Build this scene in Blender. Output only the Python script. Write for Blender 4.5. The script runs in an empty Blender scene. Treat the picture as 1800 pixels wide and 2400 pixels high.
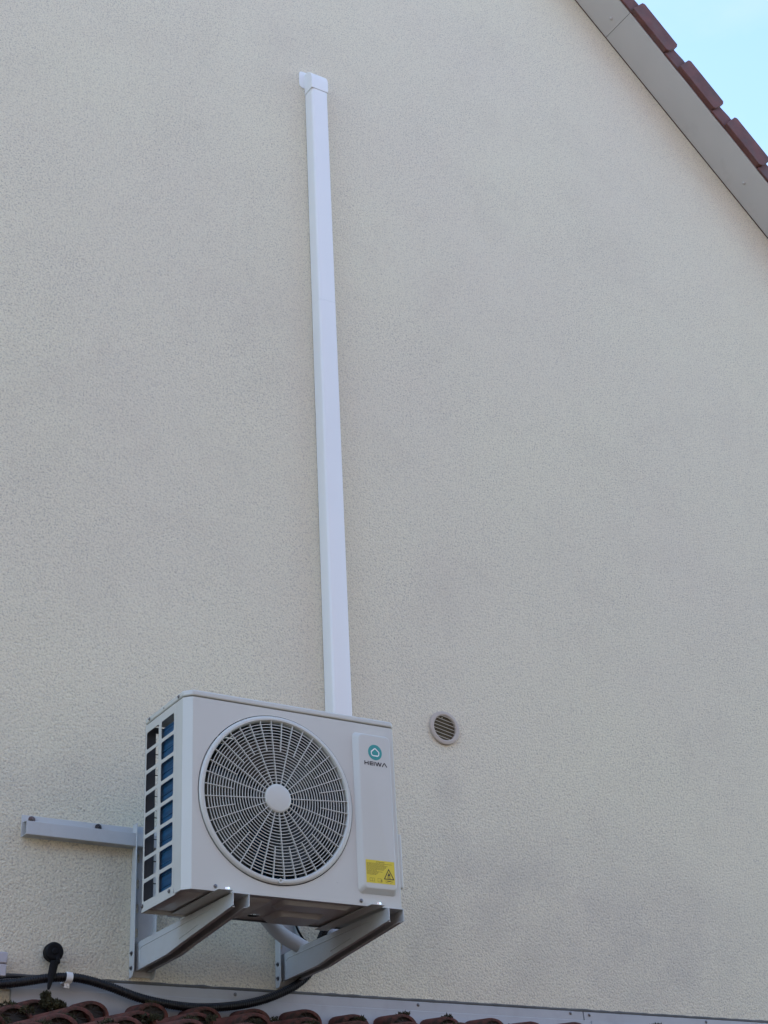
import bpy, bmesh, math, random
from mathutils import Vector, Matrix, noise
random.seed(7)
sc = bpy.context.scene
COL = sc.collection
rad = math.radians

# ------------------------------------------------------------------ camera
cam_d = bpy.data.cameras.new('camera')
cam = bpy.data.objects.new('camera', cam_d); COL.objects.link(cam)
cam.location = (-2.0577, -4.4167, -1.24772)
cam.rotation_euler = (2.05153, 0.04796, -0.5504)
cam_d.sensor_fit = 'VERTICAL'; cam_d.sensor_height = 36.0
cam_d.lens = 3696.72 / 2400 * 36.0
cam_d.clip_end = 2000
sc.camera = cam

# ------------------------------------------------------------------ light
SUN_EL, SUN_AZ = 38.0, -46.0        # azimuth from +Y, clockwise towards +X: behind the house, to the left
world = bpy.data.worlds.new('World'); sc.world = world
world.use_nodes = True
wn = world.node_tree.nodes; wl = world.node_tree.links
bg = wn['Background']
sky = wn.new('ShaderNodeTexSky'); sky.sky_type = 'NISHITA'; sky.sun_disc = False
sky.sun_elevation = rad(SUN_EL); sky.sun_rotation = rad(SUN_AZ)
sky.air_density = 1.0; sky.dust_density = 0.6; sky.ozone_density = 1.5
# thin high haze streaks over the whole sky
ctc = wn.new('ShaderNodeTexCoord'); cmp_ = wn.new('ShaderNodeMapping'); cmp_.inputs['Scale'].default_value = (2.2, 2.2, 5.0)
cnz = wn.new('ShaderNodeTexNoise'); cnz.inputs['Scale'].default_value = 1.6; cnz.inputs['Detail'].default_value = 7; cnz.inputs['Roughness'].default_value = .6
cmr = wn.new('ShaderNodeMapRange'); cmr.inputs[1].default_value = .40; cmr.inputs[2].default_value = .72; cmr.inputs[4].default_value = .35
cmx = wn.new('ShaderNodeMix'); cmx.data_type = 'RGBA'; cmx.inputs[7].default_value = (1.72, 1.80, 1.92, 1)
wl.new(ctc.outputs['Generated'], cmp_.inputs[0]); wl.new(cmp_.outputs[0], cnz.inputs['Vector']); wl.new(cnz.outputs['Fac'], cmr.inputs[0])
wl.new(cmr.outputs[0], cmx.inputs[0]); wl.new(sky.outputs[0], cmx.inputs[6])
wl.new(cmx.outputs[2], bg.inputs[0]); bg.inputs[1].default_value = 0.12
sun_d = bpy.data.lights.new('sun', 'SUN'); sun_d.energy = 3.5; sun_d.angle = rad(0.5); sun_d.color = (1, .95, .87)
sun = bpy.data.objects.new('sun', sun_d); COL.objects.link(sun)
sdir = Vector((math.sin(rad(SUN_AZ)) * math.cos(rad(SUN_EL)), math.cos(rad(SUN_AZ)) * math.cos(rad(SUN_EL)), math.sin(rad(SUN_EL))))
sun.rotation_euler = (-sdir).to_track_quat('-Z', 'Y').to_euler()
sun.location = (0, 20, 20)
vs = sc.view_settings
sc.display_settings.display_device = 'sRGB'
vs.view_transform = 'Standard'; vs.look = 'None'; vs.gamma = 1.0; vs.use_curve_mapping = False
vs.exposure = 2.3

# ------------------------------------------------------------------ materials
def mat(name, base, rough=0.6, var=0.0, vscale=3.0, metallic=0.0, bump=0.0, bscale=200.0, spec=0.5, dark=None, dscale=2.0, damt=0.0, dlo=.5, dhi=.7):
    """procedural material: base colour with noise variation, optional dirt colour patches, optional fine bump"""
    m = bpy.data.materials.new(name); m.use_nodes = True
    n, l = m.node_tree.nodes, m.node_tree.links
    b = n['Principled BSDF']
    b.inputs['Roughness'].default_value = rough; b.inputs['Metallic'].default_value = metallic
    b.inputs['Specular IOR Level'].default_value = spec
    tc = n.new('ShaderNodeTexCoord')
    col = None
    if var > 0:
        nz = n.new('ShaderNodeTexNoise'); nz.inputs['Scale'].default_value = vscale; nz.inputs['Detail'].default_value = 6
        l.new(tc.outputs['Object'], nz.inputs['Vector'])
        cr = n.new('ShaderNodeValToRGB')
        cr.color_ramp.elements[0].position = .3; cr.color_ramp.elements[1].position = .7
        cr.color_ramp.elements[0].color = (*[c * (1 - var) for c in base], 1)
        cr.color_ramp.elements[1].color = (*[min(1, c * (1 + var)) for c in base], 1)
        l.new(nz.outputs['Fac'], cr.inputs[0]); col = cr.outputs[0]
    if damt > 0:
        nz2 = n.new('ShaderNodeTexNoise'); nz2.inputs['Scale'].default_value = dscale; nz2.inputs['Detail'].default_value = 8; nz2.inputs['Roughness'].default_value = .65
        l.new(tc.outputs['Object'], nz2.inputs['Vector'])
        mr = n.new('ShaderNodeMapRange'); mr.inputs[1].default_value = dlo; mr.inputs[2].default_value = dhi; mr.inputs[4].default_value = damt
        l.new(nz2.outputs['Fac'], mr.inputs[0])
        mx = n.new('ShaderNodeMix'); mx.data_type = 'RGBA'
        mx.inputs[7].default_value = (*dark, 1)
        if col: l.new(col, mx.inputs[6])
        else: mx.inputs[6].default_value = (*base, 1)
        l.new(mr.outputs[0], mx.inputs[0]); col = mx.outputs[2]
    if col: l.new(col, b.inputs['Base Color'])
    else: b.inputs['Base Color'].default_value = (*base, 1)
    if bump > 0:
        nb = n.new('ShaderNodeTexNoise'); nb.inputs['Scale'].default_value = bscale; nb.inputs['Detail'].default_value = 4
        l.new(tc.outputs['Object'], nb.inputs['Vector'])
        bp = n.new('ShaderNodeBump'); bp.inputs['Strength'].default_value = bump; bp.inputs['Distance'].default_value = .004
        l.new(nb.outputs['Fac'], bp.inputs['Height']); l.new(bp.outputs[0], b.inputs['Normal'])
    return m

def stucco():
    m = bpy.data.materials.new('stucco'); m.use_nodes = True
    n, l = m.node_tree.nodes, m.node_tree.links
    b = n['Principled BSDF']; b.inputs['Roughness'].default_value = .92; b.inputs['Specular IOR Level'].default_value = .2
    tc = n.new('ShaderNodeTexCoord')
    def nz(scale, det, rough=.5, dist=0.0):
        t = n.new('ShaderNodeTexNoise'); t.inputs['Scale'].default_value = scale; t.inputs['Detail'].default_value = det
        t.inputs['Roughness'].default_value = rough; t.inputs['Distortion'].default_value = dist
        l.new(tc.outputs['Object'], t.inputs['Vector']); return t.outputs['Fac']
    def ramp(f, lo, hi, a, c):
        r = n.new('ShaderNodeMapRange'); r.inputs[1].default_value = lo; r.inputs[2].default_value = hi
        r.inputs[3].default_value = a; r.inputs[4].default_value = c; l.new(f, r.inputs[0]); return r.outputs[0]
    def mix(f, a, c):
        x = n.new('ShaderNodeMix'); x.data_type = 'RGBA'
        l.new(f, x.inputs[0])
        if isinstance(a, tuple): x.inputs[6].default_value = (*a, 1)
        else: l.new(a, x.inputs[6])
        if isinstance(c, tuple): x.inputs[7].default_value = (*c, 1)
        else: l.new(c, x.inputs[7])
        return x.outputs[2]
    grain = nz(128, 4, .62, .3)
    c1 = mix(ramp(nz(.9, 4), .35, .65, 0, 1), STUCCO_A, STUCCO_B)                 # broad tone drift
    c2 = mix(ramp(nz(2.3, 9, .75), .50, .75, 0, .16), c1, (.40, .35, .30))           # weathering film
    amp = ramp(nz(1.3, 5, .6), .3, .7, .32, .74)
    gm = n.new('ShaderNodeMath'); gm.operation = 'MULTIPLY'; l.new(ramp(grain, .50, .68, 0, 1), gm.inputs[0]); l.new(amp, gm.inputs[1])
    c3 = mix(gm.outputs[0], c2, (.27, .25, .22))                  # darker tone in the pits of the grain
    c4 = mix(ramp(nz(180, 2), .57, .72, 0, .52), c3, (.26, .25, .25))             # dark grit
    # grime patches with soft uneven edges on the lower right of the wall, and below the vent
    def patch(cx, cz, rx, rz, amt, src):
        mp = n.new('ShaderNodeMapping'); mp.vector_type = 'POINT'
        mp.inputs['Location'].default_value = (-cx / rx, 0, -cz / rz); mp.inputs['Scale'].default_value = (1 / rx, 0, 1 / rz)
        l.new(tc.outputs['Object'], mp.inputs[0])
        ln = n.new('ShaderNodeVectorMath'); ln.operation = 'LENGTH'; l.new(mp.outputs[0], ln.inputs[0])
        f = ramp(ln.outputs['Value'], .15, 1.0, 1, 0)
        mu = n.new('ShaderNodeMath'); mu.operation = 'MULTIPLY'; l.new(f, mu.inputs[0]); l.new(ramp(nz(4.5, 9, .7), .38, .66, 0, amt), mu.inputs[1])
        return mix(mu.outputs[0], src, (.33, .315, .30))
    c5 = patch(1.95, .30, 1.0, .55, .24, c4)
    c5 = patch(1.25, .05, .45, .30, .24, c5)
    c5 = patch(1.50, .66, .09, .36, .22, c5)
    c5 = patch(-.45, .62, .22, .30, .25, c5)
    c5 = patch(2.7, .1, .7, .4, .25, c5)
    l.new(c5, b.inputs['Base Color'])
    vo = n.new('ShaderNodeTexVoronoi'); vo.inputs['Scale'].default_value = 110; l.new(tc.outputs['Object'], vo.inputs['Vector'])
    ad = n.new('ShaderNodeMath'); ad.operation = 'MULTIPLY_ADD'; ad.inputs[1].default_value = -.5
    l.new(vo.outputs['Distance'], ad.inputs[0])
    inv = n.new('ShaderNodeMath'); inv.operation = 'SUBTRACT'; inv.inputs[0].default_value = 1.0
    l.new(grain, inv.inputs[1]); l.new(inv.outputs[0], ad.inputs[2])
    bp = n.new('ShaderNodeBump'); bp.inputs['Strength'].default_value = .6; bp.inputs['Distance'].default_value = .0072
    l.new(ad.outputs[0], bp.inputs['Height']); l.new(bp.outputs[0], b.inputs['Normal'])
    return m
STUCCO_A, STUCCO_B = (.69, .640, .505), (.705, .665, .51)

M = {
 'stucco': stucco(),
 'casing': mat('casing_paint', (.515, .53, .495), .30, .03, 2.0),
 'casing_shaded': mat('shaded_inner_sheet', (.075, .083, .09), .6, .1, 8),  # inner sheet metal, the shade inside the casing is put into its dark colour
 'pvc': mat('white_pvc', (.735, .75, .74), .33, .015, 2.0),
 'bracket': mat('bracket_paint', (.48, .505, .505), .40, .04, 5.0, dark=(.35, .33, .3), damt=.25, dscale=9),
 'zinc': mat('zinc_steel', (.75, .75, .75), .25, metallic=1.0),
 'screw': mat('screw_steel', (.16, .16, .165), .28, .15, 60, metallic=.9),
 'black': mat('black_rubber', (.004, .0045, .006), .65, .2, 30, bump=.2, spec=.2),
 'conduit': mat('black_conduit', (.006, .0065, .009), .45, .2, 12, spec=.35, dark=(.05, .045, .042), damt=.2, dscale=14),
 'dark': mat('dark_plastic', (.015, .02, .018), .5, .2, 9),
 'fan': mat('fan_plastic', (.014, .020, .018), .45, .15, 9),
 'coil': None,
 'teal': mat('teal_print', (.02, .27, .26), .4, .02),
 'white': mat('white_print', (.80, .80, .78), .4, .02),
 'ink': mat('black_print', (.012, .012, .014), .4, .05),
 'yellow': mat('yellow_sticker', (.62, .50, .035), .4, .04, 12),
 'olive_ink': mat('faded_print', (.15, .12, .015), .5, .05),
 'soffit': mat('soffit_board', (.51, .50, .485), .55, .03, 3, dark=(.3, .28, .25), damt=.25, dscale=5, dlo=.6, dhi=.75),
 'vtile': mat('brown_tile', (.118, .042, .034), .7, .22, 14, bump=.35, bscale=160, dark=(.09, .06, .055), damt=.7, dscale=9),
 'rtile': mat('clay_tile', (.125, .042, .032), .9, .4, 16, bump=.6, bscale=120, spec=.2, dark=(.035, .026, .02), damt=.9, dscale=11, dlo=.45, dhi=.60),
 'moss': mat('moss', (.032, .030, .011), .95, .5, 30),
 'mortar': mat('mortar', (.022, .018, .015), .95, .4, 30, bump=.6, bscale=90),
 'flash': mat('flashing_metal', (.35, .355, .36), .48, .05, 6, dark=(.25, .24, .23), damt=.4, dscale=8, dlo=.5, dhi=.72),
 'sealant': mat('grey_sealant', (.085, .085, .08), .8, .25, 12, bump=.3, bscale=60),
 'vent': mat('beige_vent', (.42, .365, .31), .5, .06, 20),
 'ventslat': mat('cream_slat', (.62, .55, .44), .5, .06, 20),
 'ventin': mat('vent_inside', (.07, .055, .028), .8, .2, 20),
 'foam': mat('pipe_foam', (.42, .42, .43), .6, .05, 8),
 'jbox': mat('grey_box', (.42, .42, .46), .5, .04, 8),
 'ground': mat('ground', (.06, .065, .06), .95, .2, .8),
 'brick': mat('dull_brick', (.16, .13, .11), .9, .15, 4, bump=.4, bscale=60),
 'lowwall': mat('low_render', (.5, .46, .4), .9, .1, 2, bump=.4, bscale=90),
 'roofslab': mat('roof_cover', (.15, .062, .058), .6, .15, 8),
}
def coil_mat():
    m = bpy.data.materials.new('blue_fins'); m.use_nodes = True
    n, l = m.node_tree.nodes, m.node_tree.links
    b = n['Principled BSDF']; b.inputs['Roughness'].default_value = .5; b.inputs['Specular IOR Level'].default_value = .2
    tc = n.new('ShaderNodeTexCoord')
    w = n.new('ShaderNodeTexNoise'); w.inputs['Scale'].default_value = 1; w.inputs['Detail'].default_value = 4
    mp = n.new('ShaderNodeMapping'); mp.inputs['Scale'].default_value = (9, 9, 130)
    l.new(tc.outputs['Object'], mp.inputs[0]); l.new(mp.outputs[0], w.inputs['Vector'])
    cr = n.new('ShaderNodeValToRGB'); cr.color_ramp.elements[0].position = .3; cr.color_ramp.elements[1].position = .75
    cr.color_ramp.elements[0].color = (.005, .042, .10, 1); cr.color_ramp.elements[1].color = (.014, .095, .20, 1)
    l.new(w.outputs['Fac'], cr.inputs[0]); l.new(cr.outputs[0], b.inputs['Base Color'])
    return m
M['coil'] = coil_mat()

# ------------------------------------------------------------------ mesh helpers
class MB:
    def __init__(s): s.v = []; s.f = []
    def add(s, vs_, fs_):
        o = len(s.v); s.v += [tuple(p) for p in vs_]; s.f += [tuple(i + o for i in f) for f in fs_]; return s
    def box(s, a, b):
        x0, y0, z0 = [min(p, q) for p, q in zip(a, b)]; x1, y1, z1 = [max(p, q) for p, q in zip(a, b)]
        return s.add([(x0,y0,z0),(x1,y0,z0),(x1,y1,z0),(x0,y1,z0),(x0,y0,z1),(x1,y0,z1),(x1,y1,z1),(x0,y1,z1)],
                     [(0,3,2,1),(4,5,6,7),(0,1,5,4),(1,2,6,5),(2,3,7,6),(3,0,4,7)])
    def prism(s, poly, d):
        """poly: list of 3D points (planar, counter-clockwise seen against d); extruded by vector d"""
        n = len(poly); p2 = [tuple(Vector(p) + Vector(d)) for p in poly]
        return s.add(list(poly) + p2, [tuple(range(n - 1, -1, -1)), tuple(range(n, 2 * n))] + [(i, (i+1) % n, n + (i+1) % n, n + i) for i in range(n)])
    def tube(s, pts, r, seg=8, cap=True):
        pts = [Vector(p) for p in pts]; rings = []; up = Vector((0.123, .2, .97)); o = len(s.v)
        for i, p in enumerate(pts):
            t = (pts[min(i+1, len(pts)-1)] - pts[max(i-1, 0)]).normalized()
            a = t.cross(up).normalized(); b2 = t.cross(a).normalized()
            rr = r[i] if isinstance(r, (list, tuple)) else r
            s.v += [tuple(p + (a * math.cos(q) + b2 * math.sin(q)) * rr) for q in [2 * math.pi * k / seg for k in range(seg)]]
        for i in range(len(pts) - 1):
            for k in range(seg):
                s.f.append((o + i*seg + k, o + i*seg + (k+1) % seg, o + (i+1)*seg + (k+1) % seg, o + (i+1)*seg + k))
        if cap:
            s.f.append(tuple(o + k for k in range(seg))[::-1]); s.f.append(tuple(o + (len(pts)-1)*seg + k for k in range(seg)))
        return s
    def lathe(s, prof, c, axis='y', seg=48, arc=None):
        """prof: list of (radius, offset along axis); axis y: revolves in xz about c"""
        o = len(s.v); n = len(prof)
        for k in range(seg):
            a = 2 * math.pi * k / seg
            for r, h in prof:
                if axis == 'y': s.v.append((c[0] + r * math.cos(a), c[1] + h, c[2] + r * math.sin(a)))
                elif axis == 'x': s.v.append((c[0] + h, c[1] + r * math.cos(a), c[2] + r * math.sin(a)))
                else: s.v.append((c[0] + r * math.cos(a), c[1] + r * math.sin(a), c[2] + h))
        for k in range(seg):
            k2 = (k + 1) % seg
            for i in range(n - 1):
                s.f.append((o + k*n + i, o + k*n + i + 1, o + k2*n + i + 1, o + k2*n + i))
        return s
    def build(s, name, m, parent=None, bevel=0, bseg=2, smooth=True, solid=0, angle=35, recalc=True):
        me = bpy.data.meshes.new(name); me.from_pydata(s.v, [], s.f)
        bm = bmesh.new(); bm.from_mesh(me)
        bmesh.ops.remove_doubles(bm, verts=bm.verts, dist=1e-6)
        if recalc: bmesh.ops.recalc_face_normals(bm, faces=bm.faces)
        bm.to_mesh(me); bm.free()
        return link(name, me, m, parent, bevel, bseg, smooth, solid, angle)
def link(name, me, m, parent=None, bevel=0, bseg=2, smooth=True, solid=0, angle=35):
    o = bpy.data.objects.new(name, me); COL.objects.link(o)
    if m is not None and not len(me.materials): me.materials.append(m)
    if parent: o.parent = parent
    if solid:
        q = o.modifiers.new('solid', 'SOLIDIFY'); q.thickness = solid; q.offset = 0
    if bevel:
        q = o.modifiers.new('bevel', 'BEVEL'); q.width = bevel; q.segments = bseg; q.limit_method = 'ANGLE'; q.angle_limit = rad(30); q.harden_normals = False
    if smooth:
        for p in me.polygons: p.use_smooth = True
        try: me.set_sharp_from_angle(angle=rad(angle))
        except Exception: pass
    return o
def tag(o, label=None, cat=None, group=None, kind=None):
    for k, v in (('label', label), ('category', cat), ('group', group), ('kind', kind)):
        if v: o[k] = v
    return o
def empty(name, label, cat, group=None):
    o = bpy.data.objects.new(name, None); COL.objects.link(o); o.empty_display_size = .05
    return tag(o, label, cat, group)
def dup(o, parent, loc):
    c = o.copy(); COL.objects.link(c); c.parent = parent; c.location = loc
    return c
def fill_loops(loops, name):
    """flat sheet with holes: loops are lists of 3D points; first is outer"""
    bm = bmesh.new(); edges = []
    for lp in loops:
        vv = [bm.verts.new(p) for p in lp]
        for i in range(len(vv)): edges.append(bm.edges.new((vv[i], vv[(i+1) % len(vv)])))
    bmesh.ops.triangle_fill(bm, use_beauty=True, use_dissolve=False, edges=edges)
    bmesh.ops.recalc_face_normals(bm, faces=bm.faces)
    return bm
def rrect(u0, v0, u1, v1, r, n=5):
    pts = []
    for cx, cy, a0 in ((u1-r, v1-r, 0), (u0+r, v1-r, 90), (u0+r, v0+r, 180), (u1-r, v0+r, 270)):
        for k in range(n + 1):
            a = rad(a0 + 90 * k / n); pts.append((cx + r * math.cos(a), cy + r * math.sin(a)))
    return pts

# ================================================================== setting
YW = 0.7261            # face of the rendered gable wall
GZ = -2.85             # ground
MB().add([(-600,-600,GZ),(600,-600,GZ),(600,600,GZ),(-600,600,GZ)], [(0,1,2,3)]).build('ground', M['ground'], smooth=False)['kind'] = 'structure'

# ------------------------------------------------------------------ house
house = empty('house', 'tall cream rendered house gable under a steep brown tiled roof edge', 'house')
A = Vector((2.83, 0, 5.758)); TH = math.atan(1.0178)
U = Vector((math.cos(TH), 0, -math.sin(TH))); Wp = Vector((math.sin(TH), 0, math.cos(TH)))
def rk(s, y, p): return A + U * s + Wp * p + Vector((0, y, 0))
apx = 0.1; apz = A.z + (A.x - apx) * 1.0178; ex = 6.0; ez = A.z - (ex - A.x) * 1.0178
wall_poly = [(apx - (ex - apx), YW, GZ), (ex, YW, GZ), (ex, YW, ez), (apx, YW, apz), (apx - (ex - apx), YW, ez)]
MB().prism(wall_poly, (0, 8, 0)).build('gable_wall', M['stucco'], house, smooth=False)
s_top = -(A.x - apx) / U.x; s_bot = (ex + .35 - A.x) / U.x
# roof body behind the verge
rb = MB()
rb.prism([rk(s_top, .50, .012), rk(s_bot, .50, .012), rk(s_bot, .50, .10), rk(s_top - .1, .50, .10)], (0, 8.4, 0))
Lf = lambda v: Vector((2 * apx - v.x, v.y, v.z))
rb.prism([Lf(rk(s_bot, .50, .012)), Lf(rk(s_top, .50, .012)), Lf(rk(s_top - .1, .50, .10)), Lf(rk(s_bot, .50, .10))], (0, 8.4, 0))
roof = rb.build('roof', M['roofslab'], house, smooth=False)
# soffit panels: lie under the overhang, run out from the wall
joint0 = 0.292; PL = 2.4
for k in range(-2, 2):
    a, b = joint0 + PL * k + .0012, joint0 + PL * (k + 1) - .0012
    a = max(a, s_top); b = min(b, s_bot)
    MB().prism([rk(a, .4975, .0), rk(b, .4975, .0), rk(b, .4975, .010), rk(a, .4975, .010)], (0, YW - .4975 - .006, 0)).build('soffit_panel', M['soffit'], roof, bevel=.0008, bseg=1)
MB().prism([Lf(rk(s_bot, .4975, .0)), Lf(rk(s_top, .4975, .0)), Lf(rk(s_top, .4975, .01)), Lf(rk(s_bot, .4975, .010))], (0, YW - .4975 - .006, 0)).build('soffit_panel', M['soffit'], roof)
def screw_head(r, name='screw', washer=True):
    b = MB()
    if washer: b.lathe([(r, 0), (r, -r*.18), (r*.62, -r*.3)], (0,0,0), seg=16)
    b.lathe([(r*.62, -r*.2), (r*.6, -r*.5), (r*.4, -r*.72), (r*.2, -r*.78), (r*.18, -r*.5), (0.0001, -r*.5)], (0,0,0), seg=14)
    return b
def orient(o, nrm):      # screw meshes point to -Y
    o.rotation_euler = Vector(nrm).to_track_quat('-Y', 'Z').to_euler()
sm = None
for k in range(-2, 4):
    s = .236 + 1.25 * k
    o = screw_head(.011).build('screw', M['soffit'], roof); p = rk(s, .615, -.0005); o.location = p; orient(o, -Wp)
# verge tiles
def verge_tile(s0, seedv):
    rnd = random.Random(seedv); b = MB(); L = .331
    y0, y1 = .462, .497; lo, hi = .008, .136
    # hanging flap, lower front corner chipped a little
    ch = .012 + rnd.random() * .012
    prof = [(s0, lo), (s0 + L - ch, lo - .003), (s0 + L - .004, lo + .016), (s0 + L, hi - .02), (s0 + L - .012, hi), (s0 + .014, hi + .001), (s0, hi - .012)]
    b.prism([rk(s, y0, p) for s, p in prof], (0, y1 - y0, 0))
    # head piece, set back, that the tile above covers
    prof = [(s0 - .115, lo - .006), (s0 + .02, lo - .004), (s0 + .02, .108), (s0 - .02, .112), (s0 - .115, .100)]
    b.prism([rk(s, y0 + .020, p) for s, p in prof], (0, y1 - y0 - .0205, 0))
    # top plate running back over the roof
    b.prism([rk(s0 - .1, y1, .102), rk(s0 + L, y1, .115), rk(s0 + L, y1, .135), rk(s0 - .1, y1, .122)], (0, .28, 0))
    return b
k0 = int(math.floor((s_top - .284) / .434)) + 1
for k in range(k0, int((s_bot - .6) / .434) + 1):
    o = verge_tile(.284 + .4335 * k, k + 50).build('verge_tile', M['vtile'], roof, bevel=.004, bseg=2)

# ------------------------------------------------------------------ low lean-to with clay tiles
lean = empty('lean_to', 'low lean-to against the house with mossy red barrel tiles', 'outbuilding')
TX = lambda x: .0135 * (x + .04)
NY, NZ, CR, TT = .586, -.2345, .366, .246
NC = 7
yE = NY - CR * (NC - 1)
zE = NZ - CR * (NC - 1) * TT
MB().prism([(-1.7, YW - .002, GZ), (-1.7, yE + .25, GZ), (-1.7, yE + .25, zE - .06), (-1.7, YW - .002, -.32)], (4.9, 0, 0)).build('side_walls', M['lowwall'], lean, smooth=False)
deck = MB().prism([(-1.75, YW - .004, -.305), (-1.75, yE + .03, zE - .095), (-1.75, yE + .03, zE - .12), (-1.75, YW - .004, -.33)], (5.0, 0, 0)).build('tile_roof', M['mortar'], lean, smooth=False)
def barrel_mesh(length, name):
    """nose at the origin, crest at z=0, runs towards +y; barrel then pan"""
    hw, hh, th = .058, .046, .012
    prof = []
    for k in range(13):
        a = math.pi - math.pi * k / 12
        prof.append((hw * math.cos(a), hh * (math.sin(a) ** .85 - 1)))
    pan = [(.075, -hh - .004), (.10, -hh - .007), (.125, -hh - .004), (.142, -hh + .002)]
    top = prof + pan
    bot = [(x * (hw - th) / hw if abs(x) <= hw else x, z - th * (1.0 if abs(x) < .05 else .7)) for x, z in top]
    n = len(top); b = MB(); step = .055 / CR
    ys = [0, .004, .012, length * .5, length]
    sl = TT - step
    for i, y in enumerate(ys):
        dz = y * sl; sh = (-.005, -.0015, 0, 0, 0)[i]
        b.v += [(x, y, z + dz + sh) for x, z in top]
    for i, y in enumerate(ys):
        dz = y * sl
        b.v += [(x, y, z + dz) for x, z in bot]
    m = len(ys)
    for i in range(m - 1):
        for k in range(n - 1):
            b.f.append((i*n + k, i*n + k + 1, (i+1)*n + k + 1, (i+1)*n + k))
            o = m * n
            b.f.append((o + i*n + k, o + (i+1)*n + k, o + (i+1)*n + k + 1, o + i*n + k + 1))
    for k in range(n - 1):
        b.f.append((k, m*n + k, m*n + k + 1, k + 1))
        e = (m-1)*n
        b.f.append((e + k, e + k + 1, m*n + e + k + 1, m*n + e + k))
    for i in range(m - 1):
        b.f.append((i*n, (i+1)*n, m*n + (i+1)*n, m*n + i*n))
        b.f.append((i*n + n-1, m*n + i*n + n-1, m*n + (i+1)*n + n-1, (i+1)*n + n-1))
    return b
t_full = barrel_mesh(.43, 'roof_tile').build('roof_tile', M['rtile'], deck, angle=50)
t_top = barrel_mesh(.132, 'roof_tile').build('roof_tile', M['rtile'], deck, angle=50)
used = {0: False, 1: False}
rt = random.Random(3)
noses = []
plug = None
for j in range(NC):
    for i in range(-8, 16):
        x = -.043 + .199 * i + rt.uniform(-.006, .006); y = NY - CR * j + rt.uniform(-.016, .016); z = NZ + TX(x) - CR * TT * j + rt.uniform(-.004, .004)
        src, q = (t_top, 0) if j == 0 else (t_full, 1)
        if not used[q]: o = src; used[q] = True; o.location = (x, y, z)
        else: o = dup(src, deck, (x, y, z))
        o.rotation_euler = (rt.uniform(-.006, .006), rt.uniform(-.03, .03), rt.uniform(-.012, .012))
        noses.append((x, y, z, j))
        if j < 5:
            if plug is None:
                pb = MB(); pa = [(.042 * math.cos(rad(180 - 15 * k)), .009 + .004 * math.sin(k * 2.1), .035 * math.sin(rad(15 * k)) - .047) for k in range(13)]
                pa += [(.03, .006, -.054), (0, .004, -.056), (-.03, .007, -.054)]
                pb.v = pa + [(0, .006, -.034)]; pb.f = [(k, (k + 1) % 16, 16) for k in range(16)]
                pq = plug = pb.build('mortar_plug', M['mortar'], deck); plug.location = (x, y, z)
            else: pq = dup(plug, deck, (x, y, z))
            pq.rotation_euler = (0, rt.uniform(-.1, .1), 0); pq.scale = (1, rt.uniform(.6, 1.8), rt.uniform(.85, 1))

# moss: tufts of small leaf faces
def tuft(b, c, rx, ry, rz, n, rnd, size=.006):
    for _ in range(n):
        while True:
            p = Vector((rnd.uniform(-1, 1), rnd.uniform(-1, 1), rnd.uniform(-1, 1)))
            if p.length < 1: break
        p = Vector(c) + Vector((p.x * rx, p.y * ry, p.z * rz))
        d = Vector((rnd.gauss(0, 1), rnd.gauss(0, 1), rnd.gauss(0.4, 1))).normalized(); e = d.orthogonal().normalized()
        e = (Matrix.Rotation(rnd.random() * 6.28, 3, d) @ e)
        s = size * rnd.uniform(.5, 1.3)
        b.add([p - e * s * .5, p + e * s * .5, p + d * s * 1.4], [(0, 1, 2)])
mb = MB(); rm = random.Random(11)
for x, y, z, j in noses:
    if j > 3: continue
    if rm.random() < .6:
        n = rm.choice([1, 2, 3, 3])
        for _ in range(n):
            tuft(mb, (x + rm.uniform(-.05, .06), y + rm.uniform(-.03, .012), z - rm.uniform(.02, .062)), rm.uniform(.012, .034), .018, rm.uniform(.008, .018), 130, rm, .007)
    if rm.random() < .5:
        tuft(mb, (x + .1 + rm.uniform(-.02, .02), y + .02, z - .055), .03, .03, .010, 90, rm, .006)
    if rm.random() < .22:
        tuft(mb, (x + rm.uniform(-.02, .03), y + .02, z + .0), .026, .02, .008, 120, rm, .007)
tag(mb.build('moss', M['moss'], smooth=False, recalc=False), 'dark moss growing on the noses of the red clay tiles', 'moss', kind='stuff')
mc = MB(); rm = random.Random(5)
for dx, dz, rx, rz, n in ((-.022, .024, .014, .014, 420), (-.018, .006, .022, .018, 600), (.008, -.002, .03, .017, 800), (.032, -.008, .018, .012, 400)):
    tuft(mc, (-.207 + dx, .54, -.262 + dz), rx, .03, rz, n, rm, .006)
tag(mc.build('moss_clump', M['moss'], smooth=False, recalc=False), 'thick dark green moss cushion on the lowest-left tiles below the black tongue', 'moss')

# ------------------------------------------------------------------ flashing strip
FT = lambda x: -.1405 + .004 * x
fl = empty('flashing_strip', 'pale grey metal flashing along the foot of the wall above the red tiles', 'flashing')
def strip(name, xa, xb, pts, m, bev=.0015):
    n = len(pts); b = MB()
    b.v = [(xa, y, z + .004 * xa) for y, z in pts] + [(xb, y, z + .004 * xb) for y, z in pts]
    b.f = [tuple(range(n)), tuple(range(2*n - 1, n - 1, -1))] + [(i, n + i, n + (i+1) % n, (i+1) % n) for i in range(n)]
    return b.build(name, m, fl, bevel=bev, bseg=1)
prof_up = [(YW, -.1455), (YW - .008, -.1455), (YW - .010, -.186), (YW, -.186)]
prof_lo = [(YW - .0008, -.178), (YW - .0145, -.1805), (YW - .018, -.215), (YW - .05, -.285), (YW - .052, -.30), (YW - .0008, -.30)]
strip('upper_strip', -.80, 2.094, prof_up, M['flash']); strip('upper_strip', 2.098, 3.2, prof_up, M['flash'])
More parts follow.
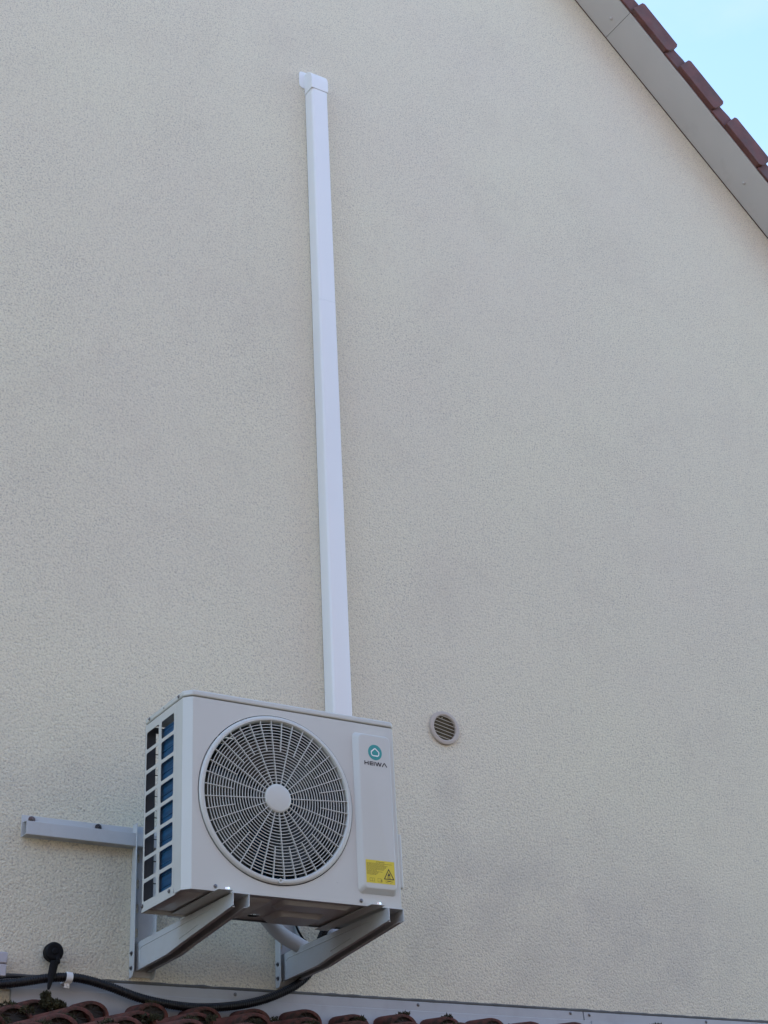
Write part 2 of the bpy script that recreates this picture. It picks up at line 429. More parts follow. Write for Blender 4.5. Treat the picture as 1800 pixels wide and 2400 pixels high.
strip('apron_panel', -.284, 2.125, prof_lo, M['flash']); strip('apron_panel', 2.129, 3.2, prof_lo, M['flash'])
# bead of sealant, uneven
bd = MB(); pts = []; rs = []
for i in range(260):
    x = -.8 + 4.0 * i / 259
    pts.append((x, YW + .001, FT(x) - .001 + .0022 * noise.noise((x * 14, 3, 1)))); rs.append(.0088 + .0022 * noise.noise((x * 23, 1, 7)))
bd.tube(pts, rs, 8).build('sealant_bead', M['sealant'], fl)
for x, dz in ((1.3056, -.0172), (.5363, -.019), (2.03, -.014), (2.125, -.0165), (-.1, -.018), (2.75, -.016)):
    o = screw_head(.0066).build('screw', M['screw'], fl); o.location = (x, YW - .009, FT(x) + dz)

# ------------------------------------------------------------------ outdoor unit
W, H, D, C, S = .80, .6565, .322, .0245, .6334
ac = empty('air_conditioner', 'pale grey outdoor air conditioner unit with round fan grille on wall arms', 'air conditioner')
FX, FZ, FR = .3300, .3222, .2854
# front panel: chamfered left and right, round opening
circ = [(FX + (FR + .0006) * math.cos(2*math.pi*k/96), 0, FZ + (FR + .0006) * math.sin(2*math.pi*k/96)) for k in range(96)]
bm = fill_loops([[(C, 0, 0), (W - C, 0, 0), (W - C, 0, S - .0015), (C, 0, S - .0015)], circ], 'front_panel')
for f in bm.faces:
    if f.normal.y > 0: f.normal_flip()
def quad(bm, ps):
    vv = [bm.verts.new(p) for p in ps]; bm.faces.new(vv)
ST = S - .0015
quad(bm, [(0, C, 0), (C, 0, 0), (C, 0, ST), (0, C, ST)])
quad(bm, [(0, .0785, .0195), (0, .072, 0.0), (0, C, 0), (0, C, ST), (0, .0785, ST)])
quad(bm, [(W - .012, 0, 0), (W, .012, 0), (W, .012, ST), (W - .012, 0, ST)])
quad(bm, [(W - C, 0, 0), (W - .012, 0, 0), (W - .012, 0, ST), (W - C, 0, ST)])
quad(bm, [(W, .012, 0), (W, D, 0), (W, D, ST), (W, .012, ST)])
# bottom return flange
quad(bm, [(C, 0, 0), (C + .004, .012, 0), (W - .02, .012, 0), (W - .012, 0, 0)])
quad(bm, [(0, C, 0), (.012, C + .006, 0), (C + .004, .012, 0), (C, 0, 0)])
bmesh.ops.remove_doubles(bm, verts=bm.verts, dist=1e-5)
me = bpy.data.meshes.new('front_panel'); bm.to_mesh(me); bm.free()
front = link('front_panel', me, M['casing'], ac, angle=20)
# lid
lid_poly = [(-.0016, C, 0), (C, -.0016, 0), (W - .012, -.0016, 0), (W + .0016, .012, 0), (W + .0016, D + .002, 0), (-.0016, D + .002, 0)]
lb = MB()
lb.prism([(x, y, S + .0018) for x, y, z in lid_poly], (0, 0, H - S - .0018))
lid = lb.build('lid', M['casing'], ac, bevel=.006, bseg=3)
for y, z in ((.2867, .6455), (.0536, .6445)):
    o = screw_head(.0062).build('screw', M['screw'], lid); o.location = (-.0016, y, z); orient(o, (-1, 0, 0))
MB().lathe([(.0032, -.0004), (.0001, -.0004)], (0,0,0), axis='x', seg=10).build('screw_hole', M['ink'], lid).location = (-.0016, .1704, .6447)
# left side grille: 2 columns of 8 rounded openings
loops = [[(0, .0795, .0), (0, D, .0), (0, D, ST), (0, .0795, ST)]]
ROWS = [.603 - .0735 * i for i in range(8)]
for zt in ROWS:
    for ya, yb in ((.0915, .191), (.2125, .311)):
        loops.append([(0, u, v) for u, v in rrect(ya, zt - .0612, yb, zt, .008, 4)])
bm = fill_loops(loops, 'side_grille')
for f in bm.faces:
    if f.normal.x > 0: f.normal_flip()
me = bpy.data.meshes.new('side_grille'); bm.to_mesh(me); bm.free()
sg = link('side_grille', me, M['casing'], ac, smooth=False)
md = sg.modifiers.new('solid', 'SOLIDIFY'); md.thickness = .0014; md.offset = -1
for y, z in ((.1086, .0153), (.3137, .0152)):
    o = screw_head(.0068).build('screw', M['screw'], sg); o.location = (-.0008, y, z); orient(o, (-1, 0, 0))
# rear panel: corner post, right hand sheet, guard wires
MB().box((.0, D - .0015, .0), (.0385, D - .0003, ST)).box((.56, D - .0015, 0), (W, D - .0003, ST)).box((.0386, D - .0015, 0), (.56, D - .0003, .02)).box((.0386, D - .0015, .61), (.56, D - .0003, ST)).build('rear_panel', M['casing_shaded'], ac)
gw = MB()
for zt in ROWS: gw.tube([(.036, D - .003, zt - .068), (.56, D - .003, zt - .068)], .0016, 6)
for i in range(8): gw.tube([(.10 + .06 * i, D - .0055, .02), (.10 + .06 * i, D - .0055, .61)], .0016, 6)
gw.build('rear_guard', M['dark'], ac)
# L shaped coil with rounded corner
path = [(.012, .05), (.012, .1), (.012, .23)] + [(.062 - .05 * math.cos(rad(a)), .23 + .05 * math.sin(rad(a))) for a in range(10, 91, 10)] + [(.3, .28), (.55, .28)]
cb = MB(); n = len(path); cz0, cz1 = .020, .584
inner = []
for i, (x, y) in enumerate(path):
    a = Vector(path[max(i-1, 0)]); b2 = Vector(path[min(i+1, n-1)]); t = (b2 - a).normalized(); nn = Vector((t.y, -t.x))
    inner.append((x + nn.x * .022, y + nn.y * .022))
ring = path + inner[::-1]
cb.prism([(x, y, cz0) for x, y in ring], (0, 0, cz1 - cz0))
coil = cb.build('coil', M['coil'], ac, smooth=False)
# horizontal tube lines of the coil
tb = MB()
for i in range(15):
    z = .045 + .038 * i
    tb.tube([(.0118, .05, z), (.0118, .23, z)], .0016, 6)
tb.build('coil_tube', M['coil'], coil)
# partition, base pan
MB().box((.575, .03, .014), (.577, D - .002, .6)).build('partition', M['casing_shaded'], ac)
hole = [(.378 + .021 * math.cos(2*math.pi*k/28), .366 - .1 + .021 * math.sin(2*math.pi*k/28), .006) for k in range(28)]
bm = fill_loops([[(.003, C + .006, .006), (C + .004, .005, .006), (W - .014, .003, .006), (W - .003, .014, .006), (W - .003, D, .006), (.003, D, .006)], hole], 'base_pan')
for f in bm.faces:
    if f.normal.z > 0: f.normal_flip()
me = bpy.data.meshes.new('base_pan'); bm.to_mesh(me); bm.free()
pan = link('base_pan', me, M['casing'], ac, smooth=False)
def lump(x0, y0, x1, y1, h, i=.014):
    lo, hi = rrect(x0, y0, x1, y1, .02, 4), rrect(x0 + i, y0 + i, x1 - i, y1 - i, .014, 4); n = len(lo)
    b = MB(); b.v = [(x, y, .0058) for x, y in lo] + [(x, y, .0058 - h) for x, y in hi]
    b.f = [(k, (k+1) % n, n + (k+1) % n, n + k) for k in range(n)] + [tuple(range(n, 2*n))]
    return b
for a in ((.20, .05, .34, .22, .010), (.37, .04, .63, .14, .012), (.42, .17, .60, .30, .016), (.23, .245, .34, .31, .008), (.02, .06, .10, .29, .007)):
    lump(*a).build('pan_emboss', M['casing'], pan)
MB().box((-.001, .066, -.0055), (.0005, D + .001, .0005)).box((.0005, D - .003, -.0055), (.2, D + .001, .006)).build('pan_lip', M['casing'], pan)
# feet on rubber pads, bolts
for x in (.128, .683):
    MB().box((x - .026, -.030, -.0015), (x + .026, -.001, .0012)).box((x - .026, -.001, -.0015), (x + .026, D + .03, .0008)).build('foot', M['casing'], ac, bevel=.0006, bseg=1)
# fan guard
fg = MB().lathe([(FR - .0026, .012), (FR - .0026, -.0035), (FR - .0055, -.0075), (FR - .011, -.0098), (FR - .017, -.0092), (FR - .0205, -.005), (FR - .022, .001), (FR - .022, .012)], (FX, 0, FZ), seg=128).build('guard_rim', M['casing'], ac)
rings = MB()
NR = 21; R0, R1 = .0478, FR - .022
for k in range(1, NR):
    r = R0 + (R1 - R0) * k / NR
    y = -.0045 - .003 * (1 - (k / NR) ** 2)
    rings.lathe([(r - .00105, y), (r + .00105, y), (r + .0008, y + .0035), (r - .0008, y + .0035), (r - .00105, y)], (FX, 0, FZ), seg=112)
rg = rings.build('guard_ring', M['casing'], fg, angle=30); rg['kind'] = 'stuff'
spk = None; RM = R0 + (R1 - R0) * 11 / NR
def spoke_mesh(r0):
    b = MB(); w = .0011
    ya, yb = -.0082, -.006
    b.add([(r0, ya, -w), (R1 + .003, yb, -w), (R1 + .003, yb, w), (r0, ya, w), (r0, -.001, -w), (R1 + .003, .003, -w), (R1 + .003, .003, w), (r0, -.001, w)],
          [(0,3,2,1),(4,5,6,7),(0,1,5,4),(1,2,6,5),(2,3,7,6),(3,0,4,7)])
    return b
for q, r0 in ((0, R0 - .004), (1, RM)):
    first = None
    for k in range(20):
        a = rad(-90 + 18 * k + 9 * q + 4.5)
        if first is None: first = spoke_mesh(r0).build('guard_spoke', M['casing'], fg, smooth=False); o = first; o.location = (FX, 0, FZ)
        else: o = dup(first, fg, (FX, 0, FZ))
        o.rotation_euler = (0, -a, 0)
MB().lathe([(.0001, -.0115), (.040, -.0112), (.0465, -.0100), (.0485, -.007), (.0485, .006)], (FX, 0, FZ), seg=48).build('guard_hub', M['casing'], fg, angle=60)
bs = MB().lathe([(.0085, .0), (.0085, -.0115), (.0065, -.0125), (.0042, -.012), (.0042, -.004), (.0001, -.004)], (FX + .002, 0, FZ - FR + .0125), seg=18).build('screw_boss', M['casing'], fg)
# fan behind the guard
MB().lathe([(FR - .022, .012), (FR - .024, .05), (FR - .02, .115)], (FX, 0, FZ), seg=72).build('fan_shroud', M['fan'], ac)
fan = MB().lathe([(.0001, .04), (.05, .042), (.066, .052), (.07, .11), (.0001, .11)], (FX, 0, FZ), seg=36).build('fan', M['fan'], ac)
for k in range(3):
    b = MB(); rows, cols = 8, 12
    for i in range(rows):
        r = .065 + (.247 - .065) * i / (rows - 1)
        for j in range(cols):
            t = j / (cols - 1); a = rad(20 + 120 * k + t * (88 + 26 * i / (rows-1)) + 18 * (i / (rows-1)))
            b.v.append((FX + r * math.cos(a), .045 + .07 * t + .01 * math.sin(t * 3), FZ + r * math.sin(a)))
    b.f = [(i*cols + j, i*cols + j + 1, (i+1)*cols + j + 1, (i+1)*cols + j) for i in range(rows-1) for j in range(cols-1)]
    b.build('fan_blade', M['fan'], fan, solid=.003)
MB().box((FX - .04, .125, FZ - .25), (FX - .025, .128, FZ + .25)).box((FX + .025, .125, FZ - .25), (FX + .04, .128, FZ + .25)).build('motor_mount', M['dark'], ac)
# raised service cover at the right of the front
outer = rrect(.6258, .040, .7748, .597, .016, 6); inn = rrect(.643, .0565, .7664, .589, .016, 6); mid = rrect(.6295, .0435, .7725, .5945, .016, 6)
n = len(outer); sb = MB()
sb.v = [(u, -.0003, v) for u, v in outer] + [(u, -.004, v) for u, v in mid] + [(u, -.0175, v) for u, v in inn]
sb.f = [(k, (k+1) % n, n + (k+1) % n, n + k) for k in range(n)] + [(n + k, n + (k+1) % n, 2*n + (k+1) % n, 2*n + k) for k in range(n)] + [tuple(range(2*n, 3*n))]
cov = sb.build('service_cover', M['casing'], ac, bevel=.003, bseg=3, angle=50)
CY = -.0175
# emblem: teal disc with an open white house outline
def flat(poly, y, th, name, m, parent, smooth=False):
    return MB().prism([(u, y, v) for u, v in poly], (0, -th, 0)).build(name, m, parent, smooth=smooth)
LX, LZ = .7052, .5275
emb = flat([(LX + .0276 * math.cos(2*math.pi*k/48), LZ + .0276 * math.sin(2*math.pi*k/48)) for k in range(48)], CY, .0005, 'emblem', M['teal'], cov)
hb = MB()
def stroke(b, p, q, w0, w1, y, th):
    p, q = Vector(p), Vector(q); d = (q - p).normalized(); nn = Vector((-d.y, d.x))
    b.prism([(*((p + nn * w0 / 2)[:1]), y, (p + nn * w0 / 2)[1]), ((p - nn * w0 / 2)[0], y, (p - nn * w0 / 2)[1]), ((q - nn * w1 / 2)[0], y, (q - nn * w1 / 2)[1]), ((q + nn * w1 / 2)[0], y, (q + nn * w1 / 2)[1])], (0, -th, 0))
hp = [(-.0155, .0015), (0, .0145), (.0155, .0015), (.0145, -.0085), (.010, -.0125), (-.010, -.0125), (-.0145, -.0085)]
for i in range(len(hp)):
    p, q = hp[i], hp[(i+1) % len(hp)]
    stroke(hb, (LX + p[0], LZ + p[1]), (LX + q[0], LZ + q[1]), .0046 if i in (0, 4) else .0036, .0034, CY - .0007 - .00001 * i, .0003)
hb.build('emblem_house', M['white'], emb, smooth=False)
# word under the emblem
lt = MB(); zb, zt, st = .4795, .4935, .0036; yq = CY - .0002
def seg(p, q, w=st):
    global _k
    _k += 1; stroke(lt, p, q, w, w, yq - .00001 * _k, .0003)
_k = 0
x = .6608
seg((x + st/2, zb), (x + st/2, zt)); seg((x + .017 - st/2, zb), (x + .017 - st/2, zt)); seg((x + st, (zb+zt)/2), (x + .017 - st, (zb+zt)/2))
x = .6815
seg((x + st/2, zb), (x + st/2, zt))
for z in (zb + st/2 - .0003, (zb+zt)/2, zt - st/2 + .0003): seg((x + st, z), (x + .0135, z), .0032)
x = .6995
seg((x, zb), (x, zt))
x = .7045
for p, q in (((x + .001, zt), (x + .0068, zb)), ((x + .0068, zb), (x + .0125, zt)), ((x + .0125, zt), (x + .0182, zb)), ((x + .0182, zb), (x + .024, zt))): seg(p, q)
x = .7315
seg((x, zb), (x + .0095, zt)); seg((x + .0095, zt), (x + .019, zb))
lt.build('brand_lettering', M['ink'], cov, smooth=False)
# yellow warning sticker
sx0, sx1, sz0, sz1 = .6492, .7600, .0738, .1506
stk = MB().box((sx0, CY, sz0), (sx1, CY - .0004, sz1)).build('warning_sticker', M['yellow'], cov, smooth=False)
yk = CY - .00045
def text_mesh(txt, size, x, z, y, m, name, parent, sx=1.0):
    cu = bpy.data.curves.new('t', 'FONT'); cu.body = txt; cu.size = size; cu.align_x = 'CENTER'; cu.extrude = .00008
    ob = bpy.data.objects.new('t', cu); COL.objects.link(ob)
    dg = bpy.context.evaluated_depsgraph_get(); me = bpy.data.meshes.new_from_object(ob.evaluated_get(dg))
    bpy.data.objects.remove(ob); bpy.data.curves.remove(cu)
    o = link(name, me, m, parent, smooth=False); o.rotation_euler = (rad(90), 0, 0); o.location = (x, y, z); o.scale = (sx, 1, 1)
    return o
text_mesh('ATTENTION', .0058, sx0 + .056, sz1 - .0078, yk - .0001, M['ink'], 'sticker_title', stk, 1.0)
pr = MB(); rp = random.Random(2)
ends = [.100, .072, .082, .078, .076, .072, .068, .040, .062, .046, .043, .038]
for i, e in enumerate(ends):
    z = sz1 - .0112 - .00345 * i; xx = sx0 + .003
    while xx < sx0 + e:
        w = min(rp.uniform(.003, .009), sx0 + e - xx + .001)
        pr.box((xx, yk - .0001, z), (xx + w, yk - .0003, z + .0013)); xx += w + .0011
pr.build('sticker_print', M['olive_ink'], stk, smooth=False)
tri = MB()
tp = [Vector((.7368, .1262)), Vector((.7166, .0895)), Vector((.7578, .0895))]
tc_ = (tp[0] + tp[1] + tp[2]) / 3
tin = [tc_ + (p - tc_) * .78 for p in tp]
for i in range(3):
    a, b2, c, d = tp[i], tp[(i+1) % 3], tin[(i+1) % 3], tin[i]
    tri.prism([(p.x, yk - .0001, p.y) for p in (a, b2, c, d)], (0, -.0003, 0))
flame = [(0, .0185), (.0012, .0150), (.0040, .0125), (.0058, .0085), (.0058, .0045), (.0042, .0012), (.0022, 0), (.0030, .0030), (.0020, .0058), (.0004, .0070), (-.0014, .0050), (-.0024, .0024), (-.0018, 0), (-.0044, .0014), (-.0060, .0048), (-.0054, .0090), (-.0036, .0080), (-.0030, .0120), (-.0012, .0150)]
fm = fill_loops([[(.7369 + u * .85, yk - .0003, .0975 + v * .85) for u, v in flame]], 'f')
me = bpy.data.meshes.new('flame'); fm.to_mesh(me); fm.free()
for v in me.vertices: tri.v.append(tuple(v.co))
o_ = len(tri.v) - len(me.vertices)
tri.f += [tuple(o_ + i for i in p.vertices) for p in me.polygons]
tri.box((.7300, yk - .0001, .0945), (.7440, yk - .0003, .0962))
tri.build('flame_symbol', M['ink'], stk, smooth=False)
ic = MB()
for cx in (.6712,):
    for sgn in (-1, 1):
        pts = [(cx, .0790), (cx + sgn * .0045, .0802), (cx + sgn * .0088, .0792), (cx + sgn * .0088, .0895), (cx + sgn * .0045, .0905), (cx, .0893)]
        for i in range(6): stroke(ic, pts[i], pts[(i+1) % 6], .0008, .0008, yk - .0001 - .00001 * i, .0002)
for p, q in (((.6930, .0785), (.7065, .0785)), ((.7065, .0785), (.7065, .0905)), ((.7065, .0905), (.6930, .0905)), ((.6930, .0905), (.6930, .0785)), ((.7020, .0790), (.7020, .0870))):
    stroke(ic, p, q, .0008, .0008, yk - .0001, .0002)
for p, q in (((.7235, .0800), (.7250, .0855)), ((.7250, .0855), (.7470, .0855)), ((.7470, .0855), (.7485, .0810)), ((.7485, .0810), (.7400, .0770)), ((.7235, .0800), (.7360, .0785))):
    stroke(ic, p, q, .0008, .0008, yk - .00011, .0002)
ic.build('sticker_symbol', M['olive_ink'], stk, smooth=False)
MB().box((.7290, yk - .0001, .0832), (.7425, yk - .0003, .0850)).box((.7075, yk - .0001, .0780), (.7092, yk - .0003, .0872)).build('sticker_symbol', M['ink'], stk, smooth=False)
for x, z, r in ((.1066, .0147, .0066), (.636, .0152, .0066)):
    o = screw_head(r).build('screw', M['screw'], front); o.location = (x, -.0005, z)
MB().box((.5455, -.0008, .0658), (.5475, -.0003, .0666)).build('scuff_mark', M['ink'], front, smooth=False)
# valve cover on the right flank
MB().box((W, .045, .083), (W + .036, .25, .272)).build('valve_cover', M['casing'], ac, bevel=.006, bseg=3)
MB().box((W, .10, .32), (W + .010, .20, .345)).build('side_handle', M['casing'], ac, bevel=.003)

# ------------------------------------------------------------------ wall bracket
br = empty('wall_bracket', 'pale grey steel bracket with crossbar, two rails and two long arms', 'bracket')
# crossbar: back plate, shelf lip and a front channel
cbm = MB()
cbm.box((-.279, YW - .003, .324), (.84, YW - .0005, .402))
cbm.prism([(-.272, y, z) for y, z in ((YW - .003, .3265), (YW - .036, .3265), (YW - .036, .3735), (YW - .033, .3735), (YW - .033, .3295), (YW - .003, .3295))], (1.11, 0, 0))
cbm.prism([(-.272, y, z) for y, z in ((YW - .033, .3705), (YW - .033, .3733), (YW - .012, .3790), (YW - .0032, .3790), (YW - .0032, .3760), (YW - .012, .3760))], (1.11, 0, 0))
cross = cbm.build('crossbar', M['bracket'], br, bevel=.0012, bseg=2)
def bolt_mesh(r, h):
    b = MB(); hx = [(r * math.cos(rad(60 * k)), r * math.sin(rad(60 * k))) for k in range(6)]
    b.prism([(u, 0, v) for u, v in hx[::-1]], (0, -h, 0)); b.lathe([(r * 1.35, 0), (r * 1.35, -.0015), (r * .7, -.0015)], (0,0,0), seg=20)
    b.lathe([(r * .5, -h), (r * .5, -h * 1.7), (.0001, -h * 1.75)], (0,0,0), seg=12)
    return b
for x in (-.243, .002, .40, .70):
    o = bolt_mesh(.0095, .009).build('bolt', M['screw'], cross, smooth=False); o.location = (x, YW - .003, .3875)
def rail(x0, ztop, wd):
    b = MB(); zb_ = -.127
    # left flange with clipped lower corner, right flange
    for xx in (x0, x0 + wd - .0028):
        b.prism([(xx, YW - .001, zb_), (xx, YW - .001, ztop), (xx, YW - .041, ztop), (xx, YW - .041, zb_ + .022), (xx, YW - .030, zb_ + .004), (xx, YW - .02, zb_)], (.0028, 0, 0))
    o = b.build('rail', M['bracket'], br, bevel=.0008, bseg=1)
    lps = [[(x0 + .0028, YW - .0035, zb_ + .006), (x0 + wd - .0028, YW - .0035, zb_ + .006), (x0 + wd - .0028, YW - .0035, ztop - .002), (x0 + .0028, YW - .0035, ztop - .002)]]
    for z in (.292, .20, .115, .03):
        if z < ztop - .03: lps.append([(u, YW - .0035, v) for u, v in rrect(x0 + .019, z - .016, x0 + .029, z + .016, .0049, 4)])
    bm_ = fill_loops(lps, 'x')
    for f in bm_.faces:
        if f.normal.y > 0: f.normal_flip()
    me_ = bpy.data.meshes.new('rail_plate'); bm_.to_mesh(me_); bm_.free()
    pl = link('rail_plate', me_, M['bracket'], o, smooth=False); q = pl.modifiers.new('s', 'SOLIDIFY'); q.thickness = .002; q.offset = -1
    for z in (-.045, -.095):
        k = bolt_mesh(.006, .004).build('bolt', M['screw'], o, smooth=False); k.location = (x0, YW - .022, z); orient(k, (-1, 0, 0))
    return o
rail(.1335, .410, .083); rail(.7025, .410, .083)
def arm(x0):
    """folded channel, open at the front: web, top flange, second web; deep at the wall, shallow at the tip"""
    w, t = .058, .0026; zt = -.0064; y0, y1 = -.030, YW - .006
    prof = [(y0, zt), (y0, zt - .0405), (y0 + .45, zt - .098), (y1, zt - .099), (y1, zt)]
    prof = [(y0, zt), (y0, zt - .040), (y0 + .014, zt - .042), (.36, zt - .079), (.46, zt - .091), (y1, zt - .0965), (y1, zt)]
    b = MB()
    for xx in (x0, x0 + w - t): b.prism([(xx, y, z) for y, z in prof], (t, 0, 0))
    b.box((x0 + t, y0, zt - t), (x0 + w - t, y1, zt))
    for i in (2, 3, 4):                # turned-in lower lips
        (ya, za_), (yb, zb_) = prof[i], prof[i + 1]
        for xa, xb in ((x0 + t, x0 + .014), (x0 + w - .014, x0 + w - t)):
            b.add([(xa, ya, za_), (xb, ya, za_), (xb, yb, zb_), (xa, yb, zb_), (xa, ya, za_ + t), (xb, ya, za_ + t), (xb, yb, zb_ + t), (xa, yb, zb_ + t)],
                  [(0,3,2,1),(4,5,6,7),(0,1,5,4),(1,2,6,5),(2,3,7,6),(3,0,4,7)])
    o = b.build('arm', M['bracket'], br, bevel=.0009, bseg=2)
    # pressed stiffening line on the web
    rp_ = MB(); pth = [(x0 - .0002, .10, zt - .016), (x0 - .0002, .42, zt - .020), (x0 - .0002, .66, zt - .022), (x0 - .0002, .68, zt - .03), (x0 - .0002, .68, zt - .074)]
    rp_.tube(pth, .0016, 8); rp_.tube([(x0 - .0002, .08, zt - .030), (x0 - .0002, .10, zt - .016)], .0016, 8); rp_.tube([(x0 - .0002, .22, zt - .046), (x0 - .0002, .36, zt - .060)], .0016, 8)
    rp_.build('pressed_rib', M['bracket'], o)
    return o
arm(.1526); arm(.7227)
# bolts and rubber pads where the feet sit: stand beside the arm tips
for x in (.1385, .692):
    b = MB(); hx = [(.0085 * math.cos(rad(60 * k + 20)), .0085 * math.sin(rad(60 * k + 20))) for k in range(6)]
    b.prism([(x + u, -.017 + v, .0014) for u, v in hx], (0, 0, .008))
    b.lathe([(.012, .0004), (.012, .0016), (.004, .0016)], (x, -.017, 0), axis='z', seg=20)
    b.build('foot_bolt', M['zinc'], ac, smooth=False)

# ------------------------------------------------------------------ pipe cover up the wall
pc = empty('pipe_cover', 'tall white plastic pipe cover rising straight up the rendered wall', 'pipe cover')
DX, DW, DD, DZ = .9457, .0875, .0706, 4.187
def duct(za_, zb_, grow=0.0):
    x0, x1, yf = DX - grow, DX + DW + grow, YW - DD - grow; yb = YW - .0028
    r = .016; pts = [(x0, yb), (x0 + .001, yf + r)]
    for k in range(6):
        a = rad(180 + 90 * k / 5); pts.append((x0 + .001 + r + r * math.cos(a), yf + r + r * math.sin(a)))
    r2 = .006
    for k in range(5):
        a = rad(270 + 90 * k / 4); pts.append((x1 - .001 - r2 + r2 * math.cos(a), yf + r2 + r2 * math.sin(a)))
    pts += [(x1, yb)]
    return MB().prism([(u, v, za_) for u, v in pts], (0, 0, zb_ - za_))
duct(.30, 2.930).build('trunking', M['pvc'], pc, angle=25)
duct(2.9309, DZ - .001).build('trunking', M['pvc'], pc, angle=25)
cp = MB(); g = .0026; yf = YW - DD - g; zc = 4.247; R_ = .071
pf = [(YW - .0006, DZ), (yf, DZ)] + [(YW - .0022 - (DD - 0) * math.cos(rad(a)) - g * math.cos(rad(a)), zc + R_ * math.sin(rad(a))) for a in range(0, 91, 10)] + [(YW - .0006, zc + R_)]
cp.prism([(DX - g, y, z) for y, z in pf], (DW + 2 * g, 0, 0))
cap = cp.build('end_cap', M['pvc'], pc, bevel=.014, bseg=5, angle=40)
MB().prism([(u, YW - .0004, v) for u, v in rrect(.914, 4.229, 1.0655, 4.336, .020, 6)], (0, -.0045, 0)).build('wall_flange', M['pvc'], cap, bevel=.0015, bseg=2)

# ------------------------------------------------------------------ round vent
ve = empty('wall_vent', 'small round beige wall vent with horizontal louvres', 'vent')
vx, vz = 1.516, .980; ro, ri = .0735, .0545
MB().lathe([(ro, 0), (ro, -.006), (ro - .002, -.0105), (ro - .006, -.012), (ri + .004, -.0125), (ri, -.010), (ri - .001, .004)], (vx, YW, vz), seg=64).build('vent_frame', M['vent'], ve)
MB().lathe([(.0001, -.0012), (ri + .002, -.0012)], (vx, YW, vz), seg=40).build('vent_mesh', M['ventin'], ve)
for k in range(-3, 4):
    z = vz + .0155 * k + .002; hwid = math.sqrt(max(ri**2 - (z - vz)**2, 1e-5)) - .0003
    lv = MB().prism([(vx - hwid, YW - .0095, z), (vx - hwid, YW - .0095, z + .0016), (vx - hwid, YW - .0060, z + .0030), (vx - hwid, YW - .0060, z + .0014)], (2 * hwid, 0, 0))
    ca, sa = math.cos(rad(-11)), math.sin(rad(-11))      # the grille sits turned a little in its hole
    lv.v = [(vx + (x - vx) * ca - (q - vz) * sa, y, vz + (x - vx) * sa + (q - vz) * ca) for x, y, q in lv.v]
    lv.build('louvre', M['ventslat'], ve, smooth=False)
MB().box((vx - .012, YW - .010, vz + .040), (vx - .0095, YW - .0085, vz + .045)).build('louvre_tab', M['ventslat'], ve, smooth=False)

# ------------------------------------------------------------------ hoses, cables and fittings by the foot of the wall
def catmull(P, n=24):
    P = [Vector(p) for p in P]; P = [P[0] * 2 - P[1]] + P + [P[-1] * 2 - P[-2]]; out = []
    for i in range(1, len(P) - 2):
        for k in range(n):
            t = k / n; a, b2, c, d = P[i-1:i+3]
            out.append(.5 * ((2 * b2) + (c - a) * t + (2*a - 5*b2 + 4*c - d) * t*t + (3*b2 - a - 3*c + d) * t**3))
    out.append(P[-2]); return out
def resample(pts, step):
    out = [pts[0]]; acc = 0
    for a, b2 in zip(pts, pts[1:]):
        L = (b2 - a).length; t = step - acc
        while t <= L: out.append(a.lerp(b2, t / L)); t += step
        acc = (acc + L) % step
    return out
hp_ = [(-.9, .676, -.235), (-.6, .676, -.215), (-.335, .676, -.182), (-.249, .676, -.168), (-.162, .676, -.151), (-.073, .676, -.146), (.034, .676, -.165), (.159, .676, -.199), (.301, .676, -.217), (.431, .676, -.215), (.563, .676, -.195), (.666, .676, -.164), (.771, .676, -.112), (.83, .67, -.05), (.85, .64, .05), (.86, .5, .16)]
P_ = resample(catmull(hp_), .0021)
rr = [(.0131, .0155, .0155, .0131)[i % 4] for i in range(len(P_))]
tag(MB().tube(P_, rr, 14).build('corrugated_conduit', M['conduit'], angle=80), 'thick black corrugated conduit sagging along the flashing above the red tiles', 'conduit')
ck = MB(); ccx, ccy, ccz = -.103, .676, -.147
rc0, rc1 = .0158, .0185
ck.lathe([(rc0, -.0115), (rc1, -.0115), (rc1, .0115), (rc0, .0115), (rc0, -.0115)], (0, 0, 0), axis='x', seg=28)
ck.box((-.0115, .0, -.034), (.0080, .004, -.015)); ck.box((-.0035, -.004, -.030), (.0035, .006, -.016))
ck.box((-.010, .012, -.016), (.010, .048, .016))
o = ck.build('pipe_clip', M['pvc'], bevel=.0012); o.location = (ccx, ccy, ccz); o.rotation_euler = (0, rad(4), 0)
tag(o, 'small white plastic clip holding the black conduit', 'clip')
hk = empty('hook_fitting', 'black round wall fitting with a long tapering tongue hanging over the conduit', 'wall fitting')
MB().lathe([(.0001, -.030), (.008, -.030), (.012, -.027), (.020, -.029), (.027, -.027), (.0325, -.020), (.0325, 0), (.018, .012), (.018, .036)], (-.158, .69, -.067), seg=36).build('round_head', M['black'], hk)
tn = MB(); tl = [(-.100, .0165), (-.118, .0160), (-.140, .0150), (-.160, .0120), (-.180, .0078), (-.196, .0045)]
cxs = [-.160, -.166, -.170, -.174, -.178, -.181]
tg = [Vector((cxs[i], .652 - .002 * i, z)) for i, (z, w) in enumerate(tl)]
for i, (z, w) in enumerate(tl):
    y = .650 - .001 * i; c = cxs[i]
    tn.v += [(c - w, y, z), (c - w * .5, y - .004, z), (c + w * .5, y - .004, z), (c + w, y, z), (c + w * .6, y + .006, z), (c - w * .6, y + .006, z)]
for i in range(len(tl) - 1):
    for k in range(6): tn.f.append((i*6 + k, i*6 + (k+1) % 6, (i+1)*6 + (k+1) % 6, (i+1)*6 + k))
tn.f += [(0, 1, 2, 3, 4, 5), tuple(range(6 * len(tl) - 6, 6 * len(tl)))]
tn.build('tongue', M['black'], hk, bevel=.002)
